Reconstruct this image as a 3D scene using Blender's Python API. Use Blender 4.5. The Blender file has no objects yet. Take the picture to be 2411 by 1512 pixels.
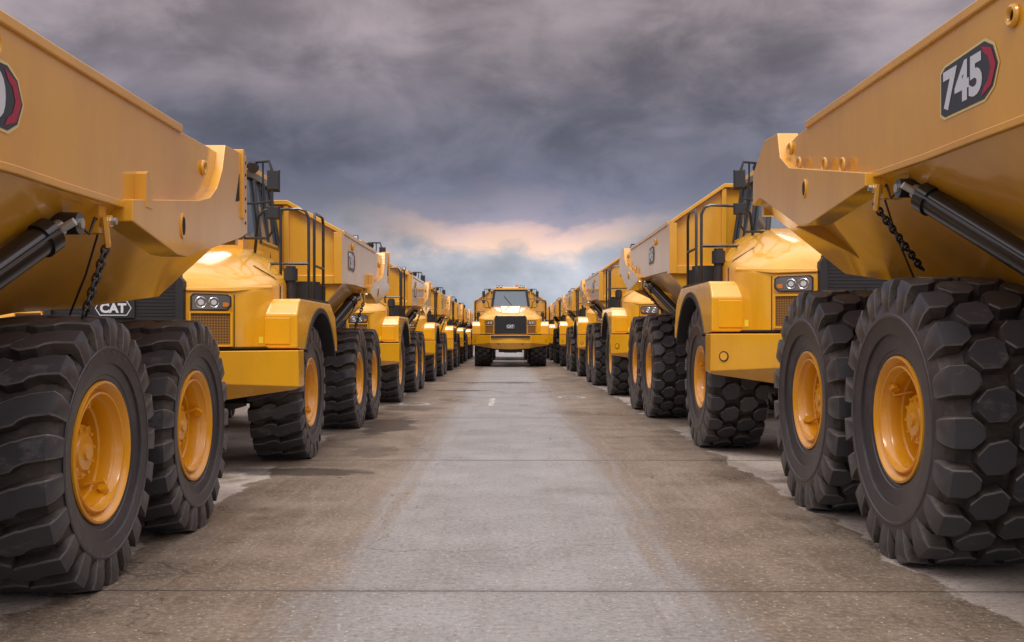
import bpy, math, random, bmesh
from mathutils import Vector, Matrix
random.seed(3)
scene=bpy.context.scene
COL=scene.collection

# ---------------------------------------------------------------- materials
def new_mat(name):
    m=bpy.data.materials.new(name); m.use_nodes=True
    nt=m.node_tree; b=nt.nodes['Principled BSDF']
    return m,nt,b
def simple(name,col,rough=.5,metal=0,coat=0,var=0.0,vscale=3.0,spec=.5):
    m,nt,b=new_mat(name)
    b.inputs['Base Color'].default_value=(*col,1); b.inputs['Roughness'].default_value=rough
    b.inputs['Metallic'].default_value=metal; b.inputs['Coat Weight'].default_value=coat
    b.inputs['Coat Roughness'].default_value=.15
    b.inputs['Specular IOR Level'].default_value=spec
    if var>0:
        tc=nt.nodes.new('ShaderNodeTexCoord')
        n=nt.nodes.new('ShaderNodeTexNoise'); n.inputs['Scale'].default_value=vscale; n.inputs['Detail'].default_value=4
        nt.links.new(tc.outputs['Object'],n.inputs['Vector'])
        mx=nt.nodes.new('ShaderNodeMix'); mx.data_type='RGBA'
        mx.inputs['A'].default_value=(*[c*(1-var) for c in col],1); mx.inputs['B'].default_value=(*[min(1,c*(1+var)) for c in col],1)
        nt.links.new(n.outputs['Fac'],mx.inputs['Factor']); nt.links.new(mx.outputs['Result'],b.inputs['Base Color'])
    return m
def paint_mat(name,col,rough,coat=.5,dust=.0,bumpk=.22):
    m,nt,b=new_mat(name)
    tc=nt.nodes.new('ShaderNodeTexCoord')
    n=nt.nodes.new('ShaderNodeTexNoise'); n.inputs['Scale'].default_value=1.6; n.inputs['Detail'].default_value=6; n.inputs['Roughness'].default_value=.62
    mp=nt.nodes.new('ShaderNodeMapping'); mp.inputs['Scale'].default_value=(1,1,.3)
    nt.links.new(tc.outputs['Object'],mp.inputs['Vector']); nt.links.new(mp.outputs['Vector'],n.inputs['Vector'])
    mx=nt.nodes.new('ShaderNodeMix'); mx.data_type='RGBA'
    mx.inputs['A'].default_value=(col[0]*.88+dust*.1,col[1]*.84+dust*.2,col[2]*.8+dust,1); mx.inputs['B'].default_value=(*col,1)
    r=nt.nodes.new('ShaderNodeValToRGB'); r.color_ramp.elements[0].position=.36; r.color_ramp.elements[1].position=.58
    nt.links.new(n.outputs['Fac'],r.inputs['Fac']); nt.links.new(r.outputs['Color'],mx.inputs['Factor'])
    nt.links.new(mx.outputs['Result'],b.inputs['Base Color'])
    rr=nt.nodes.new('ShaderNodeMapRange'); rr.inputs['To Min'].default_value=rough+.12; rr.inputs['To Max'].default_value=rough-.10
    nt.links.new(n.outputs['Fac'],rr.inputs['Value']); nt.links.new(rr.outputs['Result'],b.inputs['Roughness'])
    b.inputs['Coat Weight'].default_value=coat; b.inputs['Coat Roughness'].default_value=.09
    n2=nt.nodes.new('ShaderNodeTexNoise'); n2.inputs['Scale'].default_value=1.7; n2.inputs['Detail'].default_value=1
    nt.links.new(tc.outputs['Object'],n2.inputs['Vector'])
    bp=nt.nodes.new('ShaderNodeBump'); bp.inputs['Strength'].default_value=bumpk; bp.inputs['Distance'].default_value=.03
    nt.links.new(n2.outputs['Fac'],bp.inputs['Height']); nt.links.new(bp.outputs['Normal'],b.inputs['Normal'])
    return m
PAINT=paint_mat('yellow_paint',(.80,.395,.010),.27,.8,bumpk=.25)
BODYP=paint_mat('yellow_body_paint',(.73,.36,.018),.32,.8,.015)
RIMP=paint_mat('yellow_rim_paint',(.78,.35,.008),.30,.6,bumpk=.05)
def rubber(name,a,bcol,sc,lo,hi,rough,bump=.25):
    m,nt,b=new_mat(name)
    tc=nt.nodes.new('ShaderNodeTexCoord')
    n=nt.nodes.new('ShaderNodeTexNoise'); n.inputs['Scale'].default_value=sc; n.inputs['Detail'].default_value=7; n.inputs['Roughness'].default_value=.75
    mp=nt.nodes.new('ShaderNodeMapping'); mp.inputs['Scale'].default_value=(.5,1,1)
    nt.links.new(tc.outputs['Object'],mp.inputs['Vector']); nt.links.new(mp.outputs['Vector'],n.inputs['Vector'])
    r=nt.nodes.new('ShaderNodeValToRGB'); r.color_ramp.elements[0].position=lo; r.color_ramp.elements[1].position=hi
    r.color_ramp.elements[0].color=(*a,1); r.color_ramp.elements[1].color=(*bcol,1)
    nt.links.new(n.outputs['Fac'],r.inputs['Fac']); nt.links.new(r.outputs['Color'],b.inputs['Base Color'])
    b.inputs['Roughness'].default_value=rough
    bp=nt.nodes.new('ShaderNodeBump'); bp.inputs['Strength'].default_value=bump; bp.inputs['Distance'].default_value=.006
    nt.links.new(n.outputs['Fac'],bp.inputs['Height']); nt.links.new(bp.outputs['Normal'],b.inputs['Normal'])
    return m
RUB=rubber('tyre_rubber',(.050,.050,.056),(.17,.16,.155),5,.56,.74,.33,.15)
RUBD=rubber('dusty_tyre_rubber',(.030,.025,.022),(.115,.092,.075),6,.40,.74,.62)
RUBS=rubber('tyre_sidewall_rubber',(.044,.040,.043),(.085,.078,.078),3,.5,.75,.36,.1)
RUBE=rubber('worn_tyre_edge',(.085,.080,.078),(.17,.155,.145),5,.40,.70,.45,.1)
BLK=simple('black_painted_steel',(.012,.012,.013),.28,coat=.5)
BLKM=simple('black_matt_plastic',(.016,.016,.018),.55,var=.2)
FRAME=simple('dark_chassis_steel',(.03,.026,.020),.6,var=.3)
GLASS=simple('sky_tinted_window_glass',(.17,.21,.24),.06,metal=.5,spec=.9)  # pale, half-metallic base paints reflected sky into the glass
CHROME=simple('chrome_reflector',(.75,.75,.76),.15,metal=1)
STEEL=simple('zinc_bolt_steel',(.5,.5,.48),.35,metal=.8)
LENS=simple('clear_lamp_lens',(.55,.57,.58),.06,spec=.9)
LAMPG=simple('smoked_lamp_glass',(.16,.165,.17),.05,metal=.3,spec=1.0,coat=1)
ORANGE=simple('amber_indicator_lens',(.62,.19,.02),.2)
RED=simple('red_decal_film',(.38,.018,.045),.45)
DGREY=simple('dark_grey_decal_film',(.035,.04,.05),.4)
WHITE=simple('white_decal_film',(.62,.65,.68),.4)
CREAM=simple('cream_decal_outline',(.72,.58,.24),.45)
HOLE=simple('dark_recess',(.012,.008,.004),.8)
LABEL=simple('warning_label_yellow',(.85,.75,.05),.5)
VENT,nt,b=new_mat('perforated_vent_mesh')
tc=nt.nodes.new('ShaderNodeTexCoord'); vo=nt.nodes.new('ShaderNodeTexVoronoi'); vo.inputs['Scale'].default_value=36; vo.inputs['Randomness'].default_value=.0
nt.links.new(tc.outputs['Object'],vo.inputs['Vector'])
rp=nt.nodes.new('ShaderNodeValToRGB'); rp.color_ramp.elements[0].position=.44; rp.color_ramp.elements[1].position=.66
rp.color_ramp.elements[0].color=(.035,.018,.006,1); rp.color_ramp.elements[1].color=(.26,.115,.012,1)
nt.links.new(vo.outputs['Distance'],rp.inputs['Fac']); nt.links.new(rp.outputs['Color'],b.inputs['Base Color']); b.inputs['Roughness'].default_value=.6

# ---------------------------------------------------------------- mesh builder
class MB:
    def __init__(s): s.v=[]; s.f=[]; s.m=[]
    def add(s,vs,fs,mi=0):
        o=len(s.v); s.v+= [tuple(v) for v in vs]
        for f in fs: s.f.append(tuple(i+o for i in f)); s.m.append(mi)
        return s
    def box(s,x0,x1,y0,y1,z0,z1,mi=0):
        vs=[(x0,y0,z0),(x1,y0,z0),(x1,y1,z0),(x0,y1,z0),(x0,y0,z1),(x1,y0,z1),(x1,y1,z1),(x0,y1,z1)]
        return s.add(vs,[(0,3,2,1),(4,5,6,7),(0,1,5,4),(1,2,6,5),(2,3,7,6),(3,0,4,7)],mi)
    def prism(s,poly,ax,a,b,mi=0):
        n=len(poly)
        def P(p,t):
            return {'x':(t,p[0],p[1]),'y':(p[0],t,p[1]),'z':(p[0],p[1],t)}[ax]
        vs=[P(p,a) for p in poly]+[P(p,b) for p in poly]
        fs=[tuple(range(n)),tuple(range(2*n-1,n-1,-1))]+[(i,(i+1)%n,n+(i+1)%n,n+i) for i in range(n)]
        return s.add(vs,fs,mi)
    def loft(s,rings,mi=0,cap0=True,cap1=True,closed=True):
        n=len(rings[0]); vs=[p for r in rings for p in r]; fs=[]
        for k in range(len(rings)-1):
            for i in range(n if closed else n-1):
                j=(i+1)%n
                fs.append((k*n+i,k*n+j,(k+1)*n+j,(k+1)*n+i))
        if cap0: fs.append(tuple(range(n-1,-1,-1)))
        if cap1: fs.append(tuple((len(rings)-1)*n+i for i in range(n)))
        return s.add(vs,fs,mi)
    def tube(s,pts,r,n=8,mi=0,closed=False):
        pts=[Vector(p) for p in pts]; rings=[]; N=len(pts)
        up=None
        for i,p in enumerate(pts):
            if closed: d=pts[(i+1)%N]-pts[i-1]
            else: d=pts[min(i+1,N-1)]-pts[max(i-1,0)]
            d.normalize()
            if up is None:
                up=Vector((0,0,1)) if abs(d.z)<.9 else Vector((1,0,0))
            a=d.cross(up)
            if a.length<1e-4: a=d.cross(Vector((.3,1,.2)))
            a.normalize(); up=a.cross(d).normalized()
            rings.append([tuple(p+(a*math.cos(t)+up*math.sin(t))*r) for t in [2*math.pi*k/n for k in range(n)]])
        if closed:
            rings.append(rings[0]); return s.loft(rings,mi,False,False)
        return s.loft(rings,mi)
    def cyl(s,p0,p1,r,n=20,mi=0,r1=None):
        p0=Vector(p0);p1=Vector(p1);d=(p1-p0).normalized()
        u=Vector((0,0,1)) if abs(d.z)<.9 else Vector((1,0,0))
        a=d.cross(u).normalized();b2=a.cross(d)
        r1=r if r1 is None else r1
        ring=lambda p,R:[tuple(p+(a*math.cos(t)+b2*math.sin(t))*R) for t in [2*math.pi*k/n for k in range(n)]]
        return s.loft([ring(p0,r),ring(p1,r1)],mi)
    def revolve(s,prof,n=48,mi=0):
        rings=[[(x,r*math.cos(2*math.pi*k/n),r*math.sin(2*math.pi*k/n)) for x,r in prof] for k in range(n)]
        rings.append(rings[0])
        return s.loft(rings,mi,False,False,closed=False)
    def torus(s,c,R,r,ax='x',n=14,m=6,mi=0):
        c=Vector(c);pts=[]
        for k in range(n):
            t=2*math.pi*k/n; a,b2=R*math.cos(t),R*math.sin(t)
            pts.append(c+Vector({'x':(0,a,b2),'y':(a,0,b2),'z':(a,b2,0)}[ax]))
        return s.tube(pts,r,m,mi,closed=True)
    def map(s,fn): s.v=[fn(*v) for v in s.v]; return s
def make(name,mb,mats,parent=None,bevel=0,loc=(0,0,0),rot=(0,0,0),ang=35,smooth=True,blim=18,bseg=2):
    me=bpy.data.meshes.new(name); me.from_pydata(mb.v,[],mb.f)
    for m in mats: me.materials.append(m)
    me.polygons.foreach_set('material_index',mb.m)
    bm=bmesh.new(); bm.from_mesh(me); bmesh.ops.remove_doubles(bm,verts=bm.verts,dist=1e-5)
    bmesh.ops.recalc_face_normals(bm,faces=bm.faces); bm.to_mesh(me); bm.free()
    if smooth:
        me.shade_smooth(); me.set_sharp_from_angle(angle=math.radians(ang))
    o=bpy.data.objects.new(name,me); COL.objects.link(o)
    o.location=loc; o.rotation_euler=rot
    if parent: o.parent=parent
    if bevel:
        bv=o.modifiers.new('bevel','BEVEL'); bv.width=bevel; bv.segments=bseg; bv.limit_method='ANGLE'; bv.angle_limit=math.radians(blim)
        bv.harden_normals=True
    return o
def text_mesh(body,offset=0.0):
    c=bpy.data.curves.new('t','FONT'); c.body=body; c.offset=offset; c.resolution_u=4
    o=bpy.data.objects.new('t',c); COL.objects.link(o)
    bpy.context.view_layer.update()
    dg=bpy.context.evaluated_depsgraph_get()
    me=bpy.data.meshes.new_from_object(o.evaluated_get(dg))
    vs=[(v.co.x,v.co.y) for v in me.vertices]; fs=[tuple(p.vertices) for p in me.polygons]
    bpy.data.objects.remove(o); bpy.data.meshes.remove(me)
    x0=min(v[0] for v in vs);x1=max(v[0] for v in vs);y0=min(v[1] for v in vs);y1=max(v[1] for v in vs)
    return [((x-x0)/(x1-x0),(y-y0)/(y1-y0)) for x,y in vs],fs

# ---------------------------------------------------------------- wheels
def tyre_mesh(R,tw,N,style):
    mb=MB(); hw=tw/2; rb=.395; dep=.085 if R>.85 else .074
    H=R-rb
    prof=[(.60*hw,rb-.02),(.70*hw,rb+.0),(.80*hw,rb+.010),(.86*hw,rb+.04),(.868*hw,rb+.055),(.885*hw,rb+.06),(.93*hw,rb+.15*H/.5),(.965*hw,rb+.30*H),(.975*hw,rb+.305*H),(.99*hw,rb+.42*H),(1.0*hw,rb+.50*H),(1.016*hw,rb+.51*H),(1.012*hw,rb+.54*H),(.998*hw,rb+.55*H),(.985*hw,R-.20),(.935*hw,R-.15),(.82*hw,R-dep-.025),(.6*hw,R-dep-.004),(.3*hw,R-dep),(0,R-dep)]
    full=prof+[(-x,r) for x,r in reversed(prof[:-1])]
    mb.revolve(full,96,2)
    for i,f in enumerate(mb.f):
        rr=sum(math.hypot(mb.v[k][1],mb.v[k][2]) for k in f)/len(f)
        if rr>R-.175: mb.m[i]=1
    p=2*math.pi/N; d=-dep-.012
    if style==0:
        # long shoulder bar swept towards the crown, wide hammer head in the centre
        pieces=[(0,[(.98,-.225,.995,-.225,.00,.42),(.965,-.185,1.008,-.165,.0,.52),(.92,-.14,.998,-.065,.0,.56),(.85,d,.94,-.014,.01,.57),(.60,d,.62,-.003,.08,.55),(.46,d,.46,0,.16,.56),(.38,d,.38,0,.22,.66),(.10,d,.10,0,.34,.60),(-.08,d,-.08,0,.40,.30)])]
    else:
        pieces=[(0,[(.98,-.225,.995,-.225,.00,.42),(.965,-.185,1.008,-.165,.0,.52),(.92,-.14,.996,-.065,.0,.57),(.85,d,.94,-.014,.0,.58),(.66,d,.67,-.003,.0,.58),(.56,d,.56,0,.0,.36),(.50,d,.50,0,.0,.20)]),
                (.5,[(.60,d,.60,0,.0,.16),(.44,d,.44,0,.0,.60),(.16,d,.16,0,.05,.66),(.02,d,.02,0,.06,.34)])]
    for side in (1,-1):
        for k in range(N):
            jit=random.uniform(-.010,.010)
            for off,st in pieces:
                a0=k*p+(p/2 if side<0 else 0)+off*p
                rings=[]
                for (xb,rb_,xt,rt,sk,w) in st:
                    ac=a0+sk*p*side+jit*p; h=w*p/2; ch=.011/R; q=.008
                    c=lambda x,r,a:(side*x*hw,(R+r)*math.cos(a),(R+r)*math.sin(a))
                    rings.append([c(xb,rb_,ac-h-ch*1.2),c(xt-.008,rt-q,ac-h-ch*.1),c(xt,rt,ac-h+ch*.8),c(xt,rt,ac+h-ch*.8),c(xt-.008,rt-q,ac+h+ch*.1),c(xb,rb_,ac+h+ch*1.2)])
                n0=len(mb.f)
                mb.loft(rings,0,True,True,closed=True)
                for qq in range(n0,len(mb.f)-2):
                    i=(qq-n0)%6; mb.m[qq]={1:3,2:0,3:3}.get(i,1)
                mb.m[-1]=1; mb.m[-2]=0
    for (r,a0,a1) in ((rb+.19*H/.5,.3,1.05),(rb+.19*H/.5,2.4,3.15),(rb+.19*H/.5,4.5,5.2)):
        n=16
        for j in range(n):
            if j in (5,11): continue
            a=a0+(a1-a0)*j/n; da=(a1-a0)/n*(.35 if j%3 else .6)
            for s_ in (1,-1):
                x0=.93*hw; x1=.966*hw; r0,r1=r-.010,r+.026
                c=lambda x,rr,aa:(s_*x,rr*math.cos(aa),rr*math.sin(aa))
                mb.add([c(x0,r0,a),c(x0,r0,a+da),c(x0,r1,a+da),c(x0,r1,a),c(x1,r0,a),c(x1,r0,a+da),c(x1,r1,a+da),c(x1,r1,a)],[(4,5,6,7),(0,1,5,4),(1,2,6,5),(2,3,7,6),(3,0,4,7),(0,3,2,1)],2)
    zf=-(R-.02)
    mb.map(lambda x,y,z:(x*(1+.06*max(0,(-z-R*.75)/R)*4*(1 if abs(x)>.7*hw else 0)),y,max(z,zf)))
    return mb
def rim_mesh(tw):
    mb=MB(); hw=tw/2
    o=.80*hw
    prof=[(o-.05,.385),(o-.01,.40),(o+.014,.418),(o+.026,.415),(o+.030,.402),(o+.016,.386),(o-.012,.372),(o-.022,.362),(o-.020,.356),(o+.006,.350),(o+.010,.343),(o+.006,.336),(o-.035,.326),(o-.042,.320),(o-.040,.312),(o-.055,.306),(o-.12,.300),(o-.13,.288),(o-.24,.280),(o-.30,.268),(o-.31,.25),(o-.312,.20)]
    mb.revolve(prof,64,0)
    prof2=[(-o+.05,.385),(-o-.012,.425),(-o-.025,.41),(-o+.01,.36),(-o+.2,.33),(o-.31,.29)]
    mb.revolve(prof2,40,0)
    for a in (2.6,5.4):
        c,s_=math.cos(a),math.sin(a)
        mb.tube([(o-.02,.31*c,.31*s_),(o-.05,.27*c-.04*s_,.27*s_+.04*c),(o-.16,.26*c,.26*s_)],.011,6,0)
        mb.cyl((o-.05,.318*c,.318*s_),(o-.05,.278*c,.278*s_),.03,10,0)
    return mb
def hub_mesh(tw):
    mb=MB(); o=.80*tw/2
    prof=[(o-.311,.285),(o-.309,.24),(o-.285,.238),(o-.28,.205),(o-.17,.196),(o-.165,.165),(o-.11,.16),(o-.10,.115),(o-.08,.105),(o-.075,.05),(o-.06,.045),(o-.06,.001)]
    mb.revolve(prof,36,0)
    for k in range(20):
        a=2*math.pi*k/20; y,z=.222*math.cos(a),.222*math.sin(a)
        mb.cyl((o-.29,y,z),(o-.235,y,z),.016,6,0)
    for k in range(10):
        a=2*math.pi*k/10+.1; y,z=.137*math.cos(a),.137*math.sin(a)
        mb.cyl((o-.11,y,z),(o-.085,y,z),.012,6,0)
    for a in (.6,2.9):
        y,z=.19*math.cos(a),.19*math.sin(a)
        mb.cyl((o-.215,y,z),(o-.13,y,z),.034,12,0)
    mb.cyl((-o+.1,0,0),(o-.30,0,0),.2,24,0)
    return mb

MODELS={
 'big':dict(W=1.8,Wt=1.70,tw=.75,R=.935,ax=[0,4.75,6.72],y0=1.65,yt=7.7,Ht=3.13,Hr=2.50,fw=.99,N=19,style=1,
   fsec=[(1.65,1.50),(3.3,1.55),(3.95,1.74),(6.2,1.88),(7.7,2.05)],rsec=[(1.65,3.13,2.45),(3.3,3.13,2.49),(3.95,3.13,2.5),(6.2,3.14,2.58),(7.7,3.06,2.70)],
   wedge=[(4.73,2.53),(6.5,2.86),(6.78,3.0),(6.86,3.22),(7.3,3.24),(7.72,3.0),(7.72,2.70),(7.45,2.74),(6.2,2.34),(5.95,2.33),(4.73,2.44)],
   hb=[(-1.8,2.38),(-1.8,3.13),(-1.0,3.68),(1.0,3.68),(1.8,3.13),(1.8,2.38),(.99,1.51),(-.99,1.51)],
   text='745',dy=3.4,dz=2.80,S=(1,1,1),cabS=(1,1,0.0),bolt=(6.05,2.62),eyes=[(5.25,2.64),(5.65,2.71),(6.3,2.83)],rings=[(2.93,2.98),(6.65,3.05)]),
 'small':dict(W=1.68,Wt=1.60,tw=.62,R=.803,ax=[0,3.90,5.63],y0=1.6,yt=6.42,Ht=2.86,Hr=2.23,fw=1.0,N=21,style=0,
   fsec=[(1.6,1.34),(2.6,1.36),(3.1,1.50),(4.0,1.60),(4.9,1.655),(6.42,1.79)],rsec=[(1.6,2.86,2.2),(2.6,2.86,2.23),(3.1,2.86,2.23),(4.0,2.865,2.24),(4.9,2.87,2.28),(6.42,2.90,2.40)],
   wedge=[(3.87,2.26),(5.1,2.42),(5.38,2.48),(5.56,2.58),(5.70,2.74),(5.78,2.94),(6.40,2.97),(6.43,2.32),(6.22,2.26),(4.85,2.0),(4.65,2.0),(3.87,2.13)],
   hb=[(-1.68,2.16),(-1.68,2.86),(-.95,3.26),(.95,3.26),(1.68,2.86),(1.68,2.16),(1.0,1.35),(-1.0,1.35)],
   text='730',dy=2.35,dz=2.53,S=(.94,.95,.88),cabS=(.98,.95,-.2),bolt=(4.75,2.2),eyes=[(4.15,2.40)],rings=[(2.4,2.74),(5.4,2.70)]),
}
def make_truck(key):
    P=MODELS[key]; W,R,fw=P['W'],P['R'],P['fw']
    SX,SY,SZ=P['S']; CX,CY,CZ=P['cabS']
    root=bpy.data.objects.new('dump_truck',None); COL.objects.link(root); root.empty_display_size=.5
    sc=lambda x,y,z:(x*SX,y*SY,z*SZ)
    cb=lambda x,y,z:(x*CX,y*CY,z+CZ)
    tm=rm=hm=None
    for ya in P['ax']:
        for sgn in (1,-1):
            loc=(sgn*(P['Wt']-P['tw']/2),ya,R-.02); rot=(0,0,0 if sgn>0 else math.pi)
            if tm is None:
                h=make('wheel',hub_mesh(P['tw']),[RIMP],root); t=make('tyre',tyre_mesh(R,P['tw'],P['N'],P['style']),[RUB,RUBD,RUBS,RUBE],h,ang=24); r=make('rim',rim_mesh(P['tw']),[RIMP],h,ang=28)
                tm,rm,hm=t.data,r.data,h.data
            else:
                h=bpy.data.objects.new('wheel',hm); COL.objects.link(h); h.parent=root
                for nm,me in (('tyre',tm),('rim',rm)):
                    c=bpy.data.objects.new(nm,me); COL.objects.link(c); c.parent=h
                    if nm=='rim': c.rotation_euler=(ya*.7,0,0)
            h.location=loc; h.rotation_euler=rot
    # ---------- chassis
    mb=MB()
    for sgn in (1,-1):
        mb.box(sgn*.50-.06,sgn*.50+.06,1.4,P['yt']-.5,R-.05,R+.42)
    mb.box(-.55,.55,-1.85*SY,.9,R-.25,R+.5); mb.cyl((0,1.15,R-.15),(0,1.15,R+.5),.33,20)
    for ya in P['ax']:
        mb.cyl((-P['Wt']+.3,ya,R),(P['Wt']-.3,ya,R),.16,16); mb.cyl((-.3,ya,R),(.3,ya,R),.30,16)
    mb.box(-.3,.3,P['ax'][1],P['ax'][2],R-.12,R+.2)
    for y in (2.3,3.1,P['yt']-.7): mb.box(-.44,.44,y-.08,y+.08,R+.0,R+.36)
    make('chassis',mb,[FRAME],root)
    for sgn in (1,-1):
        mb=MB(); mb.cyl(*[sc(sgn*1.38,1.12,1.55),sc(sgn*1.38,1.12,2.4)],.24,24); mb.cyl(*[sc(sgn*1.38,1.12,2.4),sc(sgn*1.38,1.12,2.46)],.17,24)
        mb.box(*[sgn*1.2*SX-.25,sgn*1.2*SX+.25,.9,1.4,R,R+.6])
        make('air_cleaner',mb,[BLKM],root)
    # ---------- dump body
    mb=MB(); rings=[]
    for (y,hf),(y2,ht,hr) in zip(P['fsec'],P['rsec']):
        t=.05
        rings.append([(-W,y,ht),(-W,y,hr),(-W+.06,y,hr-.05),(-fw,y,hf),(fw,y,hf),(W-.06,y,hr-.05),(W,y,hr),(W,y,ht),(W-t,y,ht),(W-t,y,hr+.05),(fw-.03,y,hf+.08),(-fw+.03,y,hf+.08),(-W+t,y,hr+.05),(-W+t,y,ht)])
    mb.loft(rings,0)
    y0,yt=P['y0'],P['yt']
    for sgn in (1,-1):
        a=[]
        for (y,ht,hr) in P['rsec'][:-1]:
            a.append([(sgn*(W-.07),y,ht-.015),(sgn*(W+.022),y,ht-.015),(sgn*(W+.022),y,ht+.04),(sgn*(W-.07),y,ht+.04)])
        mb.loft(a,0)
        a=[]
        for (y,ht,hr) in P['rsec'][:-1]:
            a.append([(sgn*(W-.03),y,hr-.03),(sgn*(W+.014),y,hr-.03),(sgn*(W+.014),y,hr+.012),(sgn*(W-.03),y,hr+.012)])
        mb.loft(a,0)
        mb.prism(P['wedge'],'x',sgn*(W-.12),sgn*(W+.065),0)
        zt=max(p[1] for p in P['wedge'][4:8]); zb=min(p[1] for p in P['wedge'][6:8])
        mb.box(*(sorted((sgn*(W-.22),sgn*(W-.02)))),yt-.05,yt+.035,zb-.1,zt-.12,0)
        if key=='small':
            mb.box(*sorted((sgn*(W-.06),sgn*(W+.085))),yt-.20,yt-.14,2.42,2.99,0)
        hf=P['fsec'][-1][1]
        mb.prism([(sgn*fw,hf-.03),(sgn*(W-.05),P['wedge'][8][1]+.05),(sgn*(W-.3),P['wedge'][8][1]+.1),(sgn*(fw-.1),hf+.1)],'y',yt-1.03,yt-.97,0)
    mb.prism(P['hb'],'y',y0-.07,y0-.005,0)
    hb=P['hb']
    for i in range(1,4):
        a,b_=hb[i],hb[i+1]
        mb.loft([[(a[0],y0-.16,a[1]-.03),(a[0],y0+.03,a[1]-.03),(a[0],y0+.03,a[1]+.03),(a[0],y0-.16,a[1]+.03)],[(b_[0],y0-.16,b_[1]-.03),(b_[0],y0+.03,b_[1]-.03),(b_[0],y0+.03,b_[1]+.03),(b_[0],y0-.16,b_[1]+.03)]],0)
    for x in (-1.0,-.35,.35,1.0):
        x*=W/1.8; mb.box(x-.035,x+.035,y0-.14,y0-.06,hb[6][1]+.1,hb[2][1]-.03)
    mb.box(-W*.99,W*.99,y0-.13,y0-.065,hb[0][1]+.0,hb[0][1]+.12)
    for sgn in (1,-1): mb.box(*sorted((sgn*(W-.10),sgn*(W+.012))),y0-.16,y0+.06,hb[0][1],hb[1][1])
    mb.box(-fw*.9,fw*.9,2.3,2.5,P['fsec'][1][1]-.12,P['fsec'][1][1]-.0)
    body=make('dump_body',mb,[BODYP],root,bevel=.008,ang=25)
    for sgn in (1,-1):
        mb=MB(); X=sgn*(W+.065)
        by,bz=P['bolt']; n=20
        ring=[(by+.042*math.cos(t),bz+(.085 if key=='small' else .075)*math.sin(t)) for t in [2*math.pi*k/n for k in range(n)]]
        ring2=[(by+.028*math.cos(t),bz+(.062 if key=='small' else .055)*math.sin(t)) for t in [2*math.pi*k/n for k in range(n)]]
        mb.prism(ring,'x',X-sgn*.02,X+sgn*.010,0); mb.prism(ring2,'x',X-sgn*.01,X+sgn*.013,1)
        make('pin_boss',mb,[BODYP,HOLE],body)
        for (y,z) in P['rings']:
            mb=MB()
            mb.torus((sgn*(W+.01),y,z),.042,.016,'x',18,8,0); mb.cyl((sgn*(W-.01),y,z),(sgn*(W+.004),y,z),.036,18,1)
            make('lashing_ring',mb,[BODYP,HOLE],body)
        for (y,z) in P['eyes']:
            mb=MB(); Xe=sgn*(W+.04)
            if key=='big': mb.torus((Xe,y,z+.025),.05,.011,'x',16,8,0)
            else:
                Xe=sgn*(W+.02)
                mb.prism([(y-.08,z-.16),(y-.08,z+.04),(y-.05,z+.06),(y,z+.03),(y+.03,z-.16)],'x',Xe-sgn*.05,Xe+sgn*.05,0)
                mb.cyl((Xe-sgn*.05,y+.12,z-.0),(Xe+sgn*.02,y+.12,z-.0),.045,16,0)
            make('lifting_eye',mb,[BODYP],body)
        if key=='small':
            for k in range(6):
                mb=MB(); z=2.40+k*.1; mb.cyl((X-sgn*.01,6.36,z),(X+sgn*.004,6.36,z),.013,10,0)
                make('bolt_hole',mb,[HOLE],body)
            mb=MB(); mb.prism([(6.06,2.54),(6.17,2.78),(6.17,2.56)],'x',X-sgn*.01,X+sgn*.003,0)
            make('slot',mb,[HOLE],body)
    tv,tf=text_mesh(P['text'],.045)
    hexp=[(0,-.115),(0,.105),(.05,.13),(.50,.145),(.59,.10),(.64,0),(.59,-.10),(.50,-.145),(.05,-.14)]
    cx=sum(p[0] for p in hexp)/9
    for sgn in (1,-1):
        mb=MB(); X0=W+.001
        def put(pts,fs,d,mi):
            vs=[(sgn*(X0+d),P['dy']+sgn*(u-.32),P['dz']+v) for u,v in pts]
            mb.add(vs,fs,mi)
        big=[(cx+(u-cx)*1.05,v*1.10) for u,v in hexp]
        put(big,[tuple(range(9))],.002,0); put(hexp,[tuple(range(9))],.004,1)
        red=[(.47,.128),(.575,.092),(.622,0),(.575,-.092),(.47,-.128),(.50,-.085),(.540,-.062),(.568,0),(.540,.062),(.50,.085)]
        put(red,[(0,1,8,9),(1,2,7,8),(2,3,6,7),(3,4,5,6)],.006,2)
        put([(.03+u*.45,-.11+v*.22) for u,v in tv],tf,.006,3)
        make('number_decal',mb,[CREAM,DGREY,RED,WHITE],body,smooth=False)
    # ---------- hood
    mb=MB(); rings=[]
    for (y,w,zb,zs,wt,zt) in [(-2.1,.76,1.5,2.20,.60,2.37),(-1.9,1.16,1.5,2.22,.66,2.46),(-1.6,1.34,1.5,2.27,.74,2.56),(-1.28,1.47,1.5,2.33,.82,2.64),(-.9,1.50,1.5,2.39,.89,2.73),(-.3,1.46,1.5,2.44,.96,2.84),(.2,1.40,1.5,2.44,.98,2.87)]:
        rings.append([(-w,y,zb),(-w,y,zs-.09),(-w+.02,y,zs-.03),(-w+.07,y,zs+.01),(-(w+wt)/2,y,(zs+zt)/2+.0),(-wt-.02,y,zt-.05),(-wt+.08,y,zt),(wt-.08,y,zt),(wt+.02,y,zt-.05),((w+wt)/2,y,(zs+zt)/2+.0),(w-.07,y,zs+.01),(w-.02,y,zs-.03),(w,y,zs-.09),(w,y,zb)])
    mb.loft(rings,0)
    mb.loft([[(-.42,-1.9,2.44),(.42,-1.9,2.44),(.38,-1.9,2.50),(-.38,-1.9,2.50)],[(-.5,-.6,2.78),(.5,-.6,2.78),(.46,-.6,2.86),(-.46,-.6,2.86)]],0)
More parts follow.
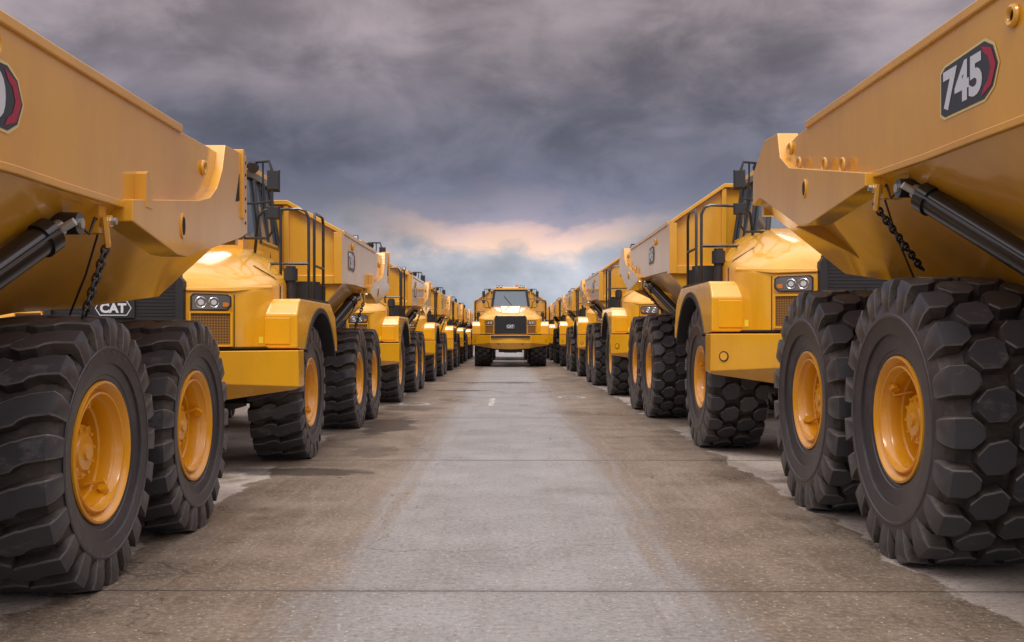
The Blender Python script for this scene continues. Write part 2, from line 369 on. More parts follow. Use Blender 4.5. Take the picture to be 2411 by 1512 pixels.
    for sgn in (1,-1):
        mb.loft([[(sgn*.74,-2.13,2.17),(sgn*.74,-2.05,2.17),(sgn*.74,-2.05,2.22),(sgn*.74,-2.12,2.22)],[(sgn*1.18,-1.92,2.17),(sgn*1.12,-1.85,2.17),(sgn*1.12,-1.85,2.23),(sgn*1.17,-1.90,2.23)],[(sgn*1.485,-1.28,2.24),(sgn*1.42,-1.26,2.24),(sgn*1.42,-1.26,2.29),(sgn*1.475,-1.28,2.28)]],0)
    mb.map(sc); hood=make('hood',mb,[PAINT],root,bevel=.016,ang=36,blim=38,bseg=3)
    for sgn in (1,-1):
        mb=MB()
        mb.tube([sc(sgn*1.495,-1.0,1.50),sc(sgn*1.497,-1.0,2.28),sc(sgn*1.43,-1.0,2.388),sc(sgn*1.18,-1.0,2.545)],.006,4)
        make('panel_seam',mb,[HOLE],hood)
        mb=MB()
        mb.tube([sc(sgn*1.478,-1.27,1.515),sc(sgn*1.345,-1.6,1.515),sc(sgn*1.167,-1.9,1.515),sc(sgn*.79,-2.095,1.515)],.014,4)
        make('panel_seam',mb,[HOLE],hood)
        mb=MB()
        mb.tube([sc(sgn*1.19,-1.858,1.52),sc(sgn*1.19,-1.858,2.14)],.005,4)
        make('panel_seam',mb,[HOLE],hood)
        mb=MB(); p0=Vector((1.34,-1.6,0)); p1=Vector((1.47,-1.28,0)); q=(p1-p0).normalized(); c=p0+q*.12; nn=Vector((q.y,-q.x,0))
        pts=[c+nn*.004-q*.04,c+nn*.004+q*.04]
        mb.add([(sgn*p.x,p.y,z) for p,z in ((pts[0],1.57),(pts[1],1.57),(pts[1],1.65),(pts[0],1.65))],[(0,1,2,3)])
        mb.map(sc); make('warning_label',mb,[LABEL],hood,smooth=False)
    mb=MB(); mb.box(-.70,.70,-2.15,-2.08,1.54,2.36,0)
    mb.prism([(-.74,1.54),(-.74,2.28),(-.66,2.38),(-.62,2.38),(-.66,2.28),(-.66,1.54)],'y',-2.19,-2.08,0)
    mb.prism([(.74,1.54),(.74,2.28),(.66,2.38),(.62,2.38),(.66,2.28),(.66,1.54)],'y',-2.19,-2.08,0)
    for k in range(20): mb.box(-.64,.64,-2.155,-2.14,1.57+k*.039,1.576+k*.039,0)
    zc=1.88 if key=='big' else 1.975
    hx=[(-.20,0),(-.15,-.085),(.14,-.085),(.19,0),(.14,.085),(-.15,.085)]
    ins=[(-.190,0),(-.144,-.076),(.134,-.076),(.180,0),(.134,.076),(-.144,.076)]
    mb.box(-.22,.22,-2.172,-2.13,zc-.11,zc+.11,0)
    n=6
    vs=[(x,-2.175,zc+z) for x,z in hx]+[(x,-2.175,zc+z) for x,z in ins]
    mb.add(vs,[(i,(i+1)%n,n+(i+1)%n,n+i) for i in range(n)],1)
    lv,lf=text_mesh('CAT',.045)
    mb.add([(-.145+.28*u,-2.177,zc-.056+.112*v) for u,v in lv],lf,1)
    mb.map(sc); make('grille',mb,[BLKM,WHITE],hood)
    for sgn in (1,-1):
        ang=math.atan2(.2*SY,.4*SX); c=sc(sgn*.97,-2.0,2.045)
        mb=MB(); s=SX*1.05
        fx=lambda pol:[(-x,z) for x,z in pol] if sgn<0 else pol
        out=[(-.20,-.085),(-.20,.065),(-.17,.090),(.17,.084),(.21,.06),(.21,-.04),(.17,-.08)]
        mb.prism(fx([(x*s,z*s) for x,z in out]),'y',-.03,.06,0)
        mb.prism(fx([(x*s*.92,z*s*.86) for x,z in out]),'y',-.036,-.02,4)
        for x,r in ((-.100,.054),(.030,.050)):
            mb.torus((sgn*x*s,-.037,0),r*s,.004*s,'y',20,6,1); mb.cyl((sgn*x*s,-.036,0),(sgn*x*s,-.044,0),r*.55*s,16,2)
        mb.prism(fx([(.12*s,-.045*s),(.12*s,.0*s),(.165*s,.0*s),(.18*s,-.01*s),(.18*s,-.028*s),(.16*s,-.045*s)]),'y',-.042,-.03,3)
        make('headlight',mb,[BLK,CHROME,LENS,ORANGE,LAMPG],hood,loc=c,rot=(0,0,sgn*ang))
        mb=MB(); mb.box(-.20*s,.20*s,-.012,.05,-.165*s,.155*s,0)
        for x in (-1,1): mb.box(x*.208*s-.010,x*.208*s+.010,-.03,.05,-.18*s,.17*s,1)
        for z in (-1,1): mb.box(-.197*s,.197*s,-.03,.05,z*.172*s-.010,z*.172*s+.010,1)
        make('air_vent',mb,[VENT,PAINT],hood,loc=sc(sgn*.97,-2.0,1.74),rot=(0,0,sgn*ang))
    # ---------- bumper
    mb=MB()
    top=[(0,-2.32),(.95,-2.26),(1.12,-2.02),(1.80,-1.42),(1.80,-1.12),(1.3,-1.05),(0,-1.0)]
    bot=[(0,-2.08),(.85,-2.00),(1.05,-1.74),(1.74,-1.28),(1.74,-1.12),(1.3,-1.05),(0,-1.0)]
    full=lambda pl,zs:[(x,y,z) for (x,y),z in zip(pl,zs)]+[(-x,y,z) for (x,y),z in list(zip(pl,zs))[-2:0:-1]]
    mb.loft([full(bot,[.82,.86,.90,1.0,1.0,1.0,.86]),full([(x*1.0,y+.03) for x,y in top],[1.12,1.12,1.10,1.04,1.04,1.04,1.12]),full(top,[1.485]*7)],0)
    mb.map(sc); bump=make('bumper',mb,[PAINT],root,bevel=.010,ang=16)
    mb=MB(); mb.box(-.9,.9,-2.335,-2.2,1.36,1.45,0); mb.map(sc); make('step_strip',mb,[BLKM],bump)
    for x in (-.55,.55):
        mb=MB(); mb.torus((x,-2.22,1.12),.06,.02,'y',14,6,0); mb.map(sc); make('tow_eye',mb,[BLKM],bump)
    if key=='big':
        for sgn in (1,-1):
            mb=MB(); nrm=Vector((.66,-.75,0)).normalized(); c=Vector((1.66,-1.520,1.22))
            p=Vector((c.x*sgn,c.y,c.z)); nn=Vector((nrm.x*sgn,nrm.y,0))
            mb.cyl(p-nn*.03,p+nn*.010,.062,20,0); mb.cyl(p+nn*.010,p+nn*.012,.048,20,1)
            mb.map(sc); make('tie_down_hole',mb,[HOLE,PAINT],bump)
    # ---------- fenders
    for sgn in (1,-1):
        mb=MB(); arch=[(1.09*math.cos(math.radians(t)),.935+1.09*math.sin(math.radians(t))) for t in range(30,151,10)]
        pol=[(-1.40,1.51),(-1.40,1.92),(-1.30,2.08),(-1.22,2.12),(.70,2.12),(1.05,1.95),(1.22,1.6),(1.22,1.42)]+arch
        mb.prism(pol,'x',sgn*1.02,sgn*1.785,0)
        mb.map(sc); fe=make('fender',mb,[PAINT],root,bevel=.022,ang=20,bseg=3)
        mb=MB()
        rin=[(1.04*math.cos(math.radians(t)),.935+1.04*math.sin(math.radians(t))) for t in range(24,157,7)]
        rout=[(1.10*math.cos(math.radians(t)),.935+1.10*math.sin(math.radians(t))) for t in range(24,157,7)]
        rg=[[(sgn*1.1,a[0],a[1]),(sgn*1.80,a[0],a[1]),(sgn*1.80,b2[0],b2[1]),(sgn*1.1,b2[0],b2[1])] for a,b2 in zip(rin,rout)]
        mb.loft(rg,0); mb.map(sc); make('mud_flap',mb,[BLKM],fe)
        mb=MB()
        mb.box(*sorted((sgn*1.30,sgn*1.70)),-1.412,-1.39,1.56,1.88,0)
        mb.map(sc); make('access_door',mb,[PAINT],fe,bevel=.006)
        mb=MB(); mb.box(*sorted((sgn*1.36,sgn*1.385)),-1.432,-1.413,1.68,1.76,0); mb.map(sc); make('latch',mb,[BLKM],fe)
        zt=3.15 if key=='big' else 3.35
        r=.019
        mb=MB()
        mb.tube([(sgn*1.70,-.35,2.11),(sgn*1.70,-.35,zt-.12),(sgn*1.66,-.35,zt-.03),(sgn*1.58,-.35,zt),(sgn*1.15,-.35,zt-.02),(sgn*1.07,-.33,zt-.1),(sgn*.99,-.25,2.62)],r,8)
        mb.tube([(sgn*1.70,-.35,2.62),(sgn*1.0,-.33,2.62)],r,8)
        if key=='small': mb.tube([(sgn*1.35,-.35,2.11),(sgn*1.35,-.35,zt-.01)],r,8)
        mb.map(sc); make('handrail',mb,[BLK],root)
        mb=MB()
        mb.tube([(sgn*1.70,.0,2.11),(sgn*1.70,.0,zt-.1),(sgn*1.70,.06,zt-.01),(sgn*1.70,.55,zt-.01),(sgn*1.70,.62,zt-.1),(sgn*1.70,.62,2.11)],r,8)
        mb.tube([(sgn*1.70,.0,2.62),(sgn*1.70,.62,2.62)],r,8)
        mb.map(sc); make('handrail',mb,[BLK],root)
        mb=MB(); mb.box(*sorted((sgn*1.05,sgn*1.76)),-.4,.7,2.123,2.15); mb.map(sc); make('step_plate',mb,[BLKM],root)
        mb=MB(); c=(sgn*1.52,-.55)
        mb.cyl((c[0],c[1],2.1),(c[0],c[1],2.38),.06,18,0); mb.cyl((c[0],c[1],2.38),(c[0],c[1],2.54),.085,18,0); mb.cyl((c[0],c[1],2.54),(c[0],c[1],2.57),.06,18,0)
        mb.map(sc); make('intake_stack',mb,[BLKM],root)
    # ---------- cab
    mb=MB()
    bq=[(-.86,-.40),(.86,-.40),(.92,.2),(.92,1.25),(-.92,1.25),(-.92,.2)]
    tq=[(-.74,-.20),(.74,-.20),(.80,.3),(.80,1.2),(-.80,1.2),(-.80,.3)]
    lerp=lambda z:[(a[0]+(b_[0]-a[0])*(z-2.75)/.85,a[1]+(b_[1]-a[1])*(z-2.75)/.85,z) for a,b_ in zip(bq,tq)]
    mb.loft([[(x,y,2.1) for x,y in bq],[(x,y,2.84) for x,y in bq]],0)
    L0,L1=lerp(2.8),lerp(3.6)
    for i in range(6): mb.tube([L0[i],L1[i]],.034,8,1)
    for i in (0,3,5,2): mb.tube([L0[i],L0[(i+1)%6]],.022,8,1)
    mb.tube([(.915,.75,2.5),(.82,.75,3.6)],.026,8,1); mb.tube([(-.915,.75,2.5),(-.82,.75,3.6)],.026,8,1)
    mb.map(cb); cab=make('cab',mb,[PAINT,BLK],root)
    mb=MB(); ins=lambda L,k:[(x*k,y*k+(1-k)*.4,z) for x,y,z in L]
    mb.loft([ins(L0,.985),ins(L1,.985)],0); mb.map(cb); make('window',mb,[GLASS],cab,smooth=False)
    mb=MB(); mb.tube([(.1,-.39,2.86),(-.3,-.29,3.35)],.012,6); mb.map(cb); make('wiper',mb,[BLK],cab)
    mb=MB(); rt=[(x*1.04,y*1.04-.01) for x,y in tq]
    mb.loft([[(x,y,3.59) for x,y in rt],[(x*1.02,y-.02,3.66) for x,y in rt]],1)
    mb.loft([[(x*1.0,y,3.662) for x,y in rt],[(x*.98,y,3.74) for x,y in rt],[(x*.85,y*.85+.05,3.79) for x,y in rt]],0)
    mb.map(cb); make('roof',mb,[PAINT,BLK],cab)
    for x in (-.62,-.45,.45,.62):
        mb=MB(); mb.box(x-.06,x+.06,-.24,-.12,3.76,3.86,0); mb.box(x-.045,x+.045,-.246,-.239,3.775,3.845,1); mb.map(cb); make('work_lamp',mb,[BLK,LENS],cab)
    mb=MB(); mb.cyl((.3,.3,3.78),(.3,.3,3.92),.05,14,0); mb.map(cb); make('beacon',mb,[ORANGE],cab)
    for sgn in (1,-1):
        mb=MB()
        mb.tube([(sgn*.78,-.15,3.62),(sgn*.95,-.4,3.68),(sgn*1.22,-.62,3.66),(sgn*1.26,-.64,3.55),(sgn*1.26,-.64,2.85),(sgn*1.20,-.60,2.78),(sgn*.88,-.38,2.80)],.016,8,0)
        mb.tube([(sgn*.82,-.25,3.22),(sgn*1.05,-.45,3.20),(sgn*1.26,-.64,3.20)],.014,8,0)
        mb.tube([(sgn*1.12,-.5,3.66),(sgn*1.12,-.5,3.15)],.012,6,0)
        for z,hh in ((3.44,.13),(3.07,.075)):
            mb.loft([[(sgn*1.20,-.62,z-hh),(sgn*1.34,-.58,z-hh),(sgn*1.34,-.58,z+hh),(sgn*1.20,-.62,z+hh)],[(sgn*1.21,-.68,z-hh*.8),(sgn*1.33,-.65,z-hh*.8),(sgn*1.33,-.65,z+hh*.8),(sgn*1.21,-.68,z+hh*.8)]],0)
        mb.cyl((sgn*1.0,-.45,3.62),(sgn*1.0,-.50,3.60),.065,14,0)
        mb.map(cb); make('mirror',mb,[BLKM],cab)
    # ---------- hoist cylinder, chain
    k=1 if key=='big' else 0
    for sgn in (1,-1):
        if k: a=Vector((1.70,4.40,2.38)); b_=Vector((.95,2.80,1.28))
        else: a=Vector((1.58,3.35,2.06)); b_=Vector((1.0,1.95,1.05))
        d=(b_-a).normalized()
        S=lambda p:(p.x*sgn,p.y,p.z)
        mb=MB(); mb.cyl(S(a),S(a+d*.16),.045,16,1); mb.cyl(S(a+d*.12),S(a+d*.20),.095,20,0); mb.cyl(S(a+d*.2),S(b_),.080,24,0)
        mb.cyl(S(a+Vector((-.10,0,0))),S(a+Vector((.08,0,0))),.06,16,0); mb.cyl(S(a+Vector((.08,0,0))),S(a+Vector((.095,0,0))),.03,6,1)
        side=Vector((.09,.0,.05))
        mb.tube([S(a+d*.17+side),S(a+d*.22+side*1.3),S(a+d*.28+side),S(b_+side)],.012,6,0)
        mb.cyl(S(a+d*.17+side*.6),S(a+d*.17+side*1.8),.022,8,1)
        make('hoist_cylinder',mb,[BLK,STEEL],root)
        mb=MB(); mb.prism([(a.y-.10,a.z-.10),(a.y-.10,a.z+.14),(a.y+.14,a.z+.14),(a.y+.16,a.z-.02),(a.y+.05,a.z-.12)],'x',sgn*(a.x-.13),sgn*(a.x-.09),0)
        make('hoist_bracket',mb,[BODYP,STEEL],root)
        c0=a+Vector((.04,.34,.05))
        mb=MB()
        mb.box(*sorted((sgn*(c0.x-.12),sgn*(c0.x+.02))),c0.y-.05,c0.y+.05,c0.z-.07,c0.z+.09,0)
        mb.cyl(S(c0+Vector((0,0,0))),S(c0+Vector((.07,0,0))),.035,10,0); mb.cyl(S(c0+Vector((.07,0,0))),S(c0+Vector((.10,0,0))),.022,6,1)
        mb.tube([S(c0+Vector((.05,-.05,.02))),S(c0+Vector((.05,-.02,-.08))),S(c0+Vector((.04,.02,-.14)))],.02,6,0)
        make('chain_bracket',mb,[BODYP,STEEL],root)
        e=c0+(Vector((-.36,.28,-.50)) if k else Vector((-.10,.05,-.52))); s0=c0+Vector((.04,.02,-.12))
        mb=MB(); L=(e-s0).length; nl=int(L/.042); dd=(e-s0)/nl
        for i in range(nl+1):
            c=s0+dd*i; t=dd.normalized(); u=t.cross(Vector((0,1,0))).normalized(); w=t.cross(u)
            q=u if i%2 else w
            pts=[S(c+t*(.032*math.cos(2*math.pi*j/12))+q*(.020*math.sin(2*math.pi*j/12))) for j in range(12)]
            mb.tube(pts,.0085,6,0,closed=True)
        make('safety_chain',mb,[BLK],root)
        mb=MB(); mb.tube([S(c0+Vector((-.02,.06,-.03))),S(c0+Vector((-.2,.3,-.28))),S(c0+Vector((-.42,.55,-.55)))],.007,5,0)
        make('cable',mb,[BLKM],root)
        mb=MB(); mb.tube([S(a+Vector((.02,.05,.02))),S(a+Vector((.06,.16,-.04))),S(a+Vector((.05,.26,.06))),S(c0)],.008,5,0)
        make('cable',mb,[BLKM],root)
    return root
def copy_truck(root):
    n=root.copy(); COL.objects.link(n)
    for c in list(root.children):
        c2=c.copy(); COL.objects.link(c2); c2.parent=n
        for g in list(c.children):
            g2=g.copy(); COL.objects.link(g2); g2.parent=c2
    return n
A=make_truck('big'); B=make_truck('small')
def dress(o,lab,grp):
    o['label']=lab; o['category']='dump truck'; o['group']=grp
rowR=[(4.2,1.80+11.45*k) for k in range(0,6)]
rowL=[(-3.93,1.95+10.07*k) for k in range(0,7)]
for i,(x,y) in enumerate(rowR):
    o=A if i==0 else copy_truck(A)
    o.location=(x+random.uniform(-.03,.03)*(i>1),y,0)
    dress(o,'large yellow articulated dump truck with black deep-tread tyres parked on concrete','dump trucks parked in facing rows')
for i,(x,y) in enumerate(rowL):
    o=B if i==0 else copy_truck(B)
    o.location=(x+random.uniform(-.03,.03)*(i>1),y,0)
    dress(o,'yellow articulated dump truck with smaller tyres parked on wet concrete','dump trucks parked in facing rows')
for i,y in enumerate((48.0,60.5)):
    o=copy_truck(A); o.location=(.12,y,0)
    dress(o,'yellow articulated dump truck facing head-on, closing the concrete aisle','dump trucks parked in facing rows')

# ---------------------------------------------------------------- ground
mb=MB(); S_=3000; mb.add([(-S_,-S_,0),(S_,-S_,0),(S_,S_,0),(-S_,S_,0)],[(0,1,2,3)])
CON,nt,b=new_mat('wet_concrete_slabs')
N=nt.nodes; Lk=nt.links
def math_(op,a,b_=None,c=None,clamp=False):
    n=N.new('ShaderNodeMath'); n.operation=op; n.use_clamp=clamp
    for i,v in enumerate((a,b_,c)):
        if v is None: continue
        if isinstance(v,(int,float)): n.inputs[i].default_value=v
        else: Lk.new(v,n.inputs[i])
    return n.outputs[0]
def noise(scale,detail=6,rough=.6,vec=None,dist=0):
    n=N.new('ShaderNodeTexNoise'); n.inputs['Scale'].default_value=scale; n.inputs['Detail'].default_value=detail; n.inputs['Roughness'].default_value=rough; n.inputs['Distortion'].default_value=dist
    if vec is not None: Lk.new(vec,n.inputs['Vector'])
    return n.outputs['Fac']
def mixc(f,a,b_):
    m=N.new('ShaderNodeMix'); m.data_type='RGBA'
    if isinstance(f,(int,float)): m.inputs['Factor'].default_value=f
    else: Lk.new(f,m.inputs['Factor'])
    for k,v in (('A',a),('B',b_)):
        if isinstance(v,tuple): m.inputs[k].default_value=(*v,1)
        else: Lk.new(v,m.inputs[k])
    return m.outputs['Result']
def sstep(v,lo,hi):
    n=N.new('ShaderNodeMapRange'); n.interpolation_type='SMOOTHSTEP'; Lk.new(v,n.inputs['Value']); n.inputs['From Min'].default_value=lo; n.inputs['From Max'].default_value=hi
    return n.outputs['Result']
geo=N.new('ShaderNodeNewGeometry'); pos=geo.outputs['Position']
sp=N.new('ShaderNodeSeparateXYZ'); Lk.new(pos,sp.inputs[0]); X,Y=sp.outputs[0],sp.outputs[1]
def mapv(sx,sy):
    m=N.new('ShaderNodeMapping'); m.inputs['Scale'].default_value=(sx,sy,1); Lk.new(pos,m.inputs['Vector']); return m.outputs['Vector']
n_mid=noise(1.3,8,.68,pos); n_fine=noise(26,5,.85,pos); n_str=noise(3,6,.6,mapv(3.0,.16)); n_br=noise(16,3,.6,mapv(.30,7))
ax=math_('ABSOLUTE',X)
edge=math_('ADD',ax,math_('ADD',math_('MULTIPLY',math_('SUBTRACT',n_str,.5),.9),math_('MULTIPLY',math_('SUBTRACT',n_mid,.5),.7)))
f_side=sstep(edge,.78,1.30)
brown=mixc(sstep(n_mid,.32,.68),(.140,.098,.060),(.238,.180,.124))
brown=mixc(math_('MULTIPLY',sstep(n_str,.48,.72),.5),brown,(.285,.232,.175))
grey=mixc(sstep(n_mid,.30,.70),(.235,.226,.212),(.320,.312,.300))
grey=mixc(math_('MULTIPLY',sstep(n_str,.5,.7),.35),grey,(.20,.178,.15))
col=mixc(math_('MULTIPLY',f_side,.92),grey,brown)
n_e=noise(1.1,5,.6,pos)
ed=math_('ADD',ax,math_('MULTIPLY',math_('SUBTRACT',n_e,.5),.75))
f_dry=sstep(ed,2.54,2.58)
dry=mixc(sstep(n_mid,.3,.7),(.32,.27,.22),(.46,.41,.36))
stain=sstep(noise(.33,4,.6,pos),.50,.56)
f_dry2=math_('MULTIPLY',f_dry,math_('SUBTRACT',1,math_('MULTIPLY',math_('MULTIPLY',stain,sstep(Y,8.5,10)),.85)))
col=mixc(f_dry2,col,dry)
damp=math_('MULTIPLY',sstep(noise(.55,6,.62,mapv(1,.55)),.55,.62),.36)
col=mixc(math_('MULTIPLY',damp,sstep(ax,.6,1.2)),col,(.085,.062,.042))
col=mixc(math_('MULTIPLY',sstep(n_fine,.52,.60),.40),col,(.46,.42,.36))
col=mixc(math_('MULTIPLY',sstep(math_('SUBTRACT',1,n_fine),.52,.60),.42),col,(.07,.055,.042))
col=mixc(math_('MULTIPLY',sstep(n_br,.48,.75),.34),col,(.10,.08,.06))
vor=N.new('ShaderNodeTexVoronoi'); vor.inputs['Scale'].default_value=16; Lk.new(pos,vor.inputs['Vector'])
sc1=math_('LESS_THAN',vor.outputs['Distance'],.12)
vor2=N.new('ShaderNodeTexVoronoi'); vor2.inputs['Scale'].default_value=.9; Lk.new(pos,vor2.inputs['Vector'])
sc2=math_('LESS_THAN',vor2.outputs['Distance'],.024)
col=mixc(math_('MULTIPLY',sc1,.70),col,(.58,.52,.43))
col=mixc(sc2,col,(.03,.025,.02))
def blob(cx,cy,rx,ry,amt,col):
    dx=math_('DIVIDE',math_('SUBTRACT',X,cx),rx); dy=math_('DIVIDE',math_('SUBTRACT',Y,cy),ry)
    d=math_('SQRT',math_('ADD',math_('MULTIPLY',dx,dx),math_('MULTIPLY',dy,dy)))
    d=math_('ADD',d,math_('MULTIPLY',math_('SUBTRACT',n_mid,.5),2.2))
    f=math_('SUBTRACT',1,sstep(d,.6,1.05))
    return mixc(math_('MULTIPLY',f,amt),col,(.030,.023,.018))
for a in [(-1.95,16.5,.48,1.9,.92),(-2.3,10.7,1.0,.34,.75),(-1.2,26.5,1.1,.35,.85),(-.3,31,1.8,.6,.65),(1.8,33,.7,2.5,.45),(-1.7,12.6,.35,.9,.35),(-1.9,20.2,.8,.7,.5)]:
    col=blob(*a,col)
def joint(coord,off,per,w):
    t=math_('SUBTRACT',coord,off-per/2+per*200)
    t=math_('MODULO',math_('ADD',t,per*400),per)
    dd=math_('ABSOLUTE',math_('SUBTRACT',t,per/2))
    return math_('ADD',dd,math_('MULTIPLY',math_('SUBTRACT',n_fine,.5),.014))
dj=joint(math_('ADD',Y,math_('MULTIPLY',X,.006)),5.72,6.0,.02)
wj=math_('ADD',.004,math_('MULTIPLY',Y,.0012))
jy=math_('LESS_THAN',dj,wj)
halo=math_('SUBTRACT',1,sstep(dj,.0,.12))
col=mixc(math_('MULTIPLY',halo,.22),col,(.11,.085,.06))
col=mixc(math_('MULTIPLY',jy,.78),col,(.04,.032,.025))
vc=N.new('ShaderNodeTexVoronoi'); vc.feature='DISTANCE_TO_EDGE'; vc.inputs['Scale'].default_value=.23
wn=N.new('ShaderNodeTexNoise'); wn.inputs['Scale'].default_value=1.5; wn.inputs['Detail'].default_value=5; Lk.new(pos,wn.inputs['Vector'])
vmx=N.new('ShaderNodeVectorMath'); vmx.operation='MULTIPLY_ADD'; Lk.new(wn.outputs['Color'],vmx.inputs[0]); vmx.inputs[1].default_value=(1.2,1.2,0); Lk.new(pos,vmx.inputs[2]); Lk.new(vmx.outputs[0],vc.inputs['Vector'])
crk=math_('LESS_THAN',vc.outputs['Distance'],.0013)
col=mixc(math_('MULTIPLY',crk,.55),col,(.06,.05,.04))
Lk.new(col,b.inputs['Base Color'])
rg=math_('ADD',.28,math_('MULTIPLY',f_dry2,.42)); rg=math_('ADD',rg,math_('MULTIPLY',n_mid,.26)); rg=math_('SUBTRACT',rg,math_('MULTIPLY',damp,.35))
Lk.new(rg,b.inputs['Roughness'])
bp=N.new('ShaderNodeBump'); bp.inputs['Strength'].default_value=.55; bp.inputs['Distance'].default_value=.007
hh=math_('ADD',n_fine,math_('MULTIPLY',n_br,.7)); hh=math_('SUBTRACT',hh,math_('MULTIPLY',jy,2.0)); Lk.new(hh,bp.inputs['Height']); Lk.new(bp.outputs['Normal'],b.inputs['Normal'])
g=make('ground',mb,[CON],smooth=False); g['kind']='structure'
PM,nt2,b2=new_mat('worn_white_road_paint')
tc=nt2.nodes.new('ShaderNodeTexCoord'); nn=nt2.nodes.new('ShaderNodeTexNoise'); nn.inputs['Scale'].default_value=9; nn.inputs['Detail'].default_value=8
nt2.links.new(tc.outputs['Object'],nn.inputs['Vector']); rr=nt2.nodes.new('ShaderNodeValToRGB'); rr.color_ramp.elements[0].position=.42; rr.color_ramp.elements[1].position=.62
rr.color_ramp.elements[0].color=(.25,.22,.18,1); rr.color_ramp.elements[1].color=(.60,.59,.56,1)
nt2.links.new(nn.outputs['Fac'],rr.inputs['Fac']); nt2.links.new(rr.outputs['Color'],b2.inputs['Base Color']); b2.inputs['Roughness'].default_value=.6
for nm,items in (('painted_road_dash',[(-.35,22.0)]),('painted_ground_ring',[(-2.0,21.3),(1.5,23.6)])):
    for (x,y) in items:
        mb=MB()
        if 'dash' in nm: mb.add([(-.06,-1.3,0),(.06,-1.3,0),(.06,1.3,0),(-.06,1.3,0)],[(0,1,2,3)])
        else:
            n=40; vs=[];fs=[]
            for r in (.25,.34): vs+=[(r*math.cos(2*math.pi*k/n),r*1.25*math.sin(2*math.pi*k/n),0) for k in range(n)]
            fs=[(k,(k+1)%n,n+(k+1)%n,n+k) for k in range(n)]; mb.add(vs,fs)
        o=make(nm,mb,[PM],loc=(x,y,.004),smooth=False); o['kind']='structure'

# ---------------------------------------------------------------- world
w=bpy.data.worlds.new('World'); scene.world=w; w.use_nodes=True
nt=w.node_tree; N=nt.nodes; Lk=nt.links; N.clear()
out=N.new('ShaderNodeOutputWorld'); bg=N.new('ShaderNodeBackground'); Lk.new(bg.outputs[0],out.inputs[0])
tc=N.new('ShaderNodeTexCoord'); sp=N.new('ShaderNodeSeparateXYZ'); Lk.new(tc.outputs['Generated'],sp.inputs[0]); X,Y,Z=sp.outputs
def mp(sx,sy,sz,lx=0,ly=0,lz=0):
    m=N.new('ShaderNodeMapping'); m.inputs['Scale'].default_value=(sx,sy,sz); m.inputs['Location'].default_value=(lx,ly,lz); Lk.new(tc.outputs['Generated'],m.inputs['Vector']); return m.outputs['Vector']
n1=noise(1,3,.48,mp(4.0,4.0,7.5,5.1,0,2.3),.15)
n2=noise(1,7,.58,mp(9,9,16,2.2,0,.5),.3)
zz=math_('ADD',Z,math_('ADD',math_('MULTIPLY',math_('SUBTRACT',n1,.5),.05),math_('MULTIPLY',math_('SUBTRACT',n2,.5),.11)))
def ramp(v,els):
    rp=N.new('ShaderNodeValToRGB'); Lk.new(v,rp.inputs['Fac']); cr=rp.color_ramp
    cr.elements[0].position=els[0][0]; cr.elements[0].color=(*els[0][1],1); cr.elements[1].position=els[-1][0]; cr.elements[1].color=(*els[-1][1],1)
    for p,c in els[1:-1]:
        e=cr.elements.new(p); e.color=(*c,1)
    return rp.outputs['Color']
z25=math_('MULTIPLY',zz,2.5)
upper=[(.150*2.5,(.150,.154,.212)),(.20*2.5,(.172,.166,.212)),(.25*2.5,(.232,.200,.230)),(.31*2.5,(.32,.268,.285)),(1,(.36,.33,.35))]
warm=ramp(z25,[(0,(.42,.46,.54)),(.04*2.5,(.44,.48,.56)),(.074*2.5,(.50,.51,.57)),(.092*2.5,(.88,.60,.47)),(.108*2.5,(.66,.46,.42)),(.124*2.5,(.28,.25,.31))]+upper)
cool=ramp(z25,[(0,(.41,.45,.52)),(.05*2.5,(.38,.42,.50)),(.085*2.5,(.38,.39,.46)),(.110*2.5,(.34,.33,.38)),(.130*2.5,(.20,.20,.26))]+upper)
dxw=math_('ABSOLUTE',math_('SUBTRACT',X,.012))
fw_=math_('MULTIPLY',math_('SUBTRACT',1,sstep(dxw,.03,.19)),sstep(Y,0,.5))
base=mixc(fw_,cool,warm)
br=math_('ADD',math_('MULTIPLY',sstep(n1,.32,.68),.80),math_('MULTIPLY',sstep(n2,.32,.70),.58))
br=math_('ADD',.56,math_('MULTIPLY',br,.74))
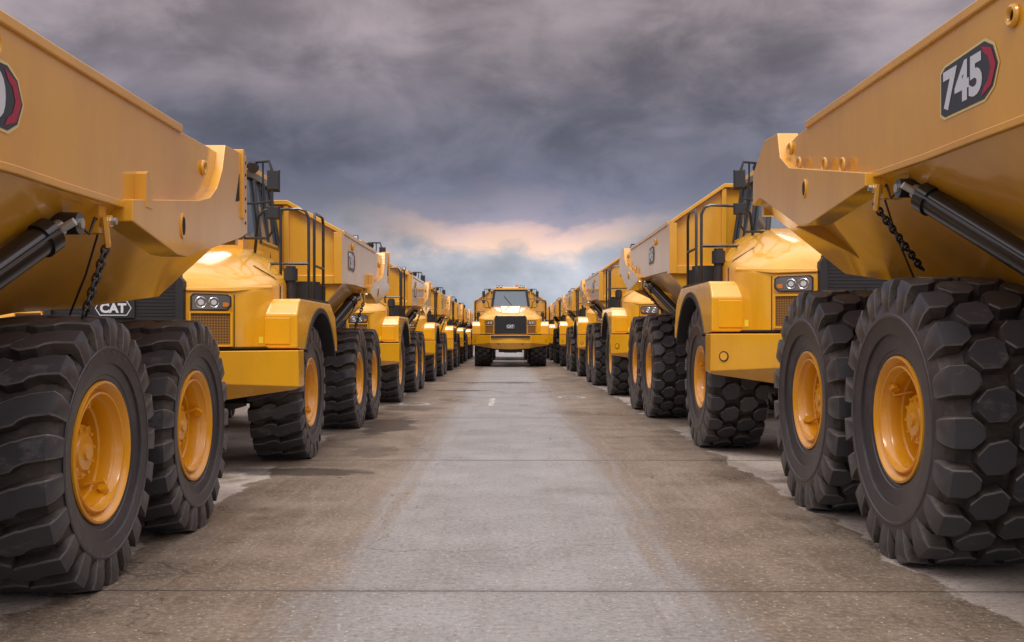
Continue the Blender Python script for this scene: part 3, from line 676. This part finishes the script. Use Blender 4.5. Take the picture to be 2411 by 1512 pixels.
vm=N.new('ShaderNodeVectorMath'); vm.operation='SCALE'; Lk.new(base,vm.inputs[0]); Lk.new(br,vm.inputs['Scale'])
cloud=vm.outputs[0]
cloud=mixc(math_('MULTIPLY',math_('MULTIPLY',sstep(n1,.50,.66),sstep(Z,.17,.30)),.60),cloud,(.46,.385,.395))
over=math_('ADD',1,math_('MULTIPLY',sstep(Z,.36,.85),2.9)); over=math_('ADD',over,math_('MULTIPLY',sstep(math_('MULTIPLY',Y,-1),-.1,.6),1.4))  # unseen sky overhead and behind camera brightened to add light on the trucks
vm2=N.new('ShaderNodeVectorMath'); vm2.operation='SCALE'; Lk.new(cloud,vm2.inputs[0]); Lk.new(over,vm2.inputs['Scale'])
sky=N.new('ShaderNodeTexSky'); sky.sky_type='NISHITA'; sky.sun_disc=False; sky.sun_elevation=math.radians(50); sky.sun_rotation=math.radians(200)
vm3=N.new('ShaderNodeVectorMath'); vm3.operation='SCALE'; Lk.new(sky.outputs[0],vm3.inputs[0]); vm3.inputs['Scale'].default_value=.004
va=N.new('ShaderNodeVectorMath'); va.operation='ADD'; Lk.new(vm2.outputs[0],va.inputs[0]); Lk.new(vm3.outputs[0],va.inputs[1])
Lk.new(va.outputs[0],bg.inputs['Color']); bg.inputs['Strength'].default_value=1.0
ld=bpy.data.lights.new('sun','SUN'); ld.energy=1.8; ld.angle=math.radians(22); ld.color=(1,.97,.92)
so=bpy.data.objects.new('sun',ld); COL.objects.link(so)
d=Vector((.05,.62,-1)).normalized(); so.rotation_euler=d.to_track_quat('-Z','Y').to_euler(); so.location=(0,-10,30)

# ---------------------------------------------------------------- camera
cd=bpy.data.cameras.new('camera'); cam=bpy.data.objects.new('camera',cd); COL.objects.link(cam)
cam.location=(0,0,1.465); cam.rotation_euler=(math.radians(90),0,0)
cd.sensor_width=36; cd.lens=35.1; cd.shift_y=.0141; cd.shift_x=.004; cd.clip_end=6000; cd.clip_start=.05
scene.camera=cam
scene.view_settings.view_transform='Standard'; scene.view_settings.look='None'; scene.view_settings.exposure=0
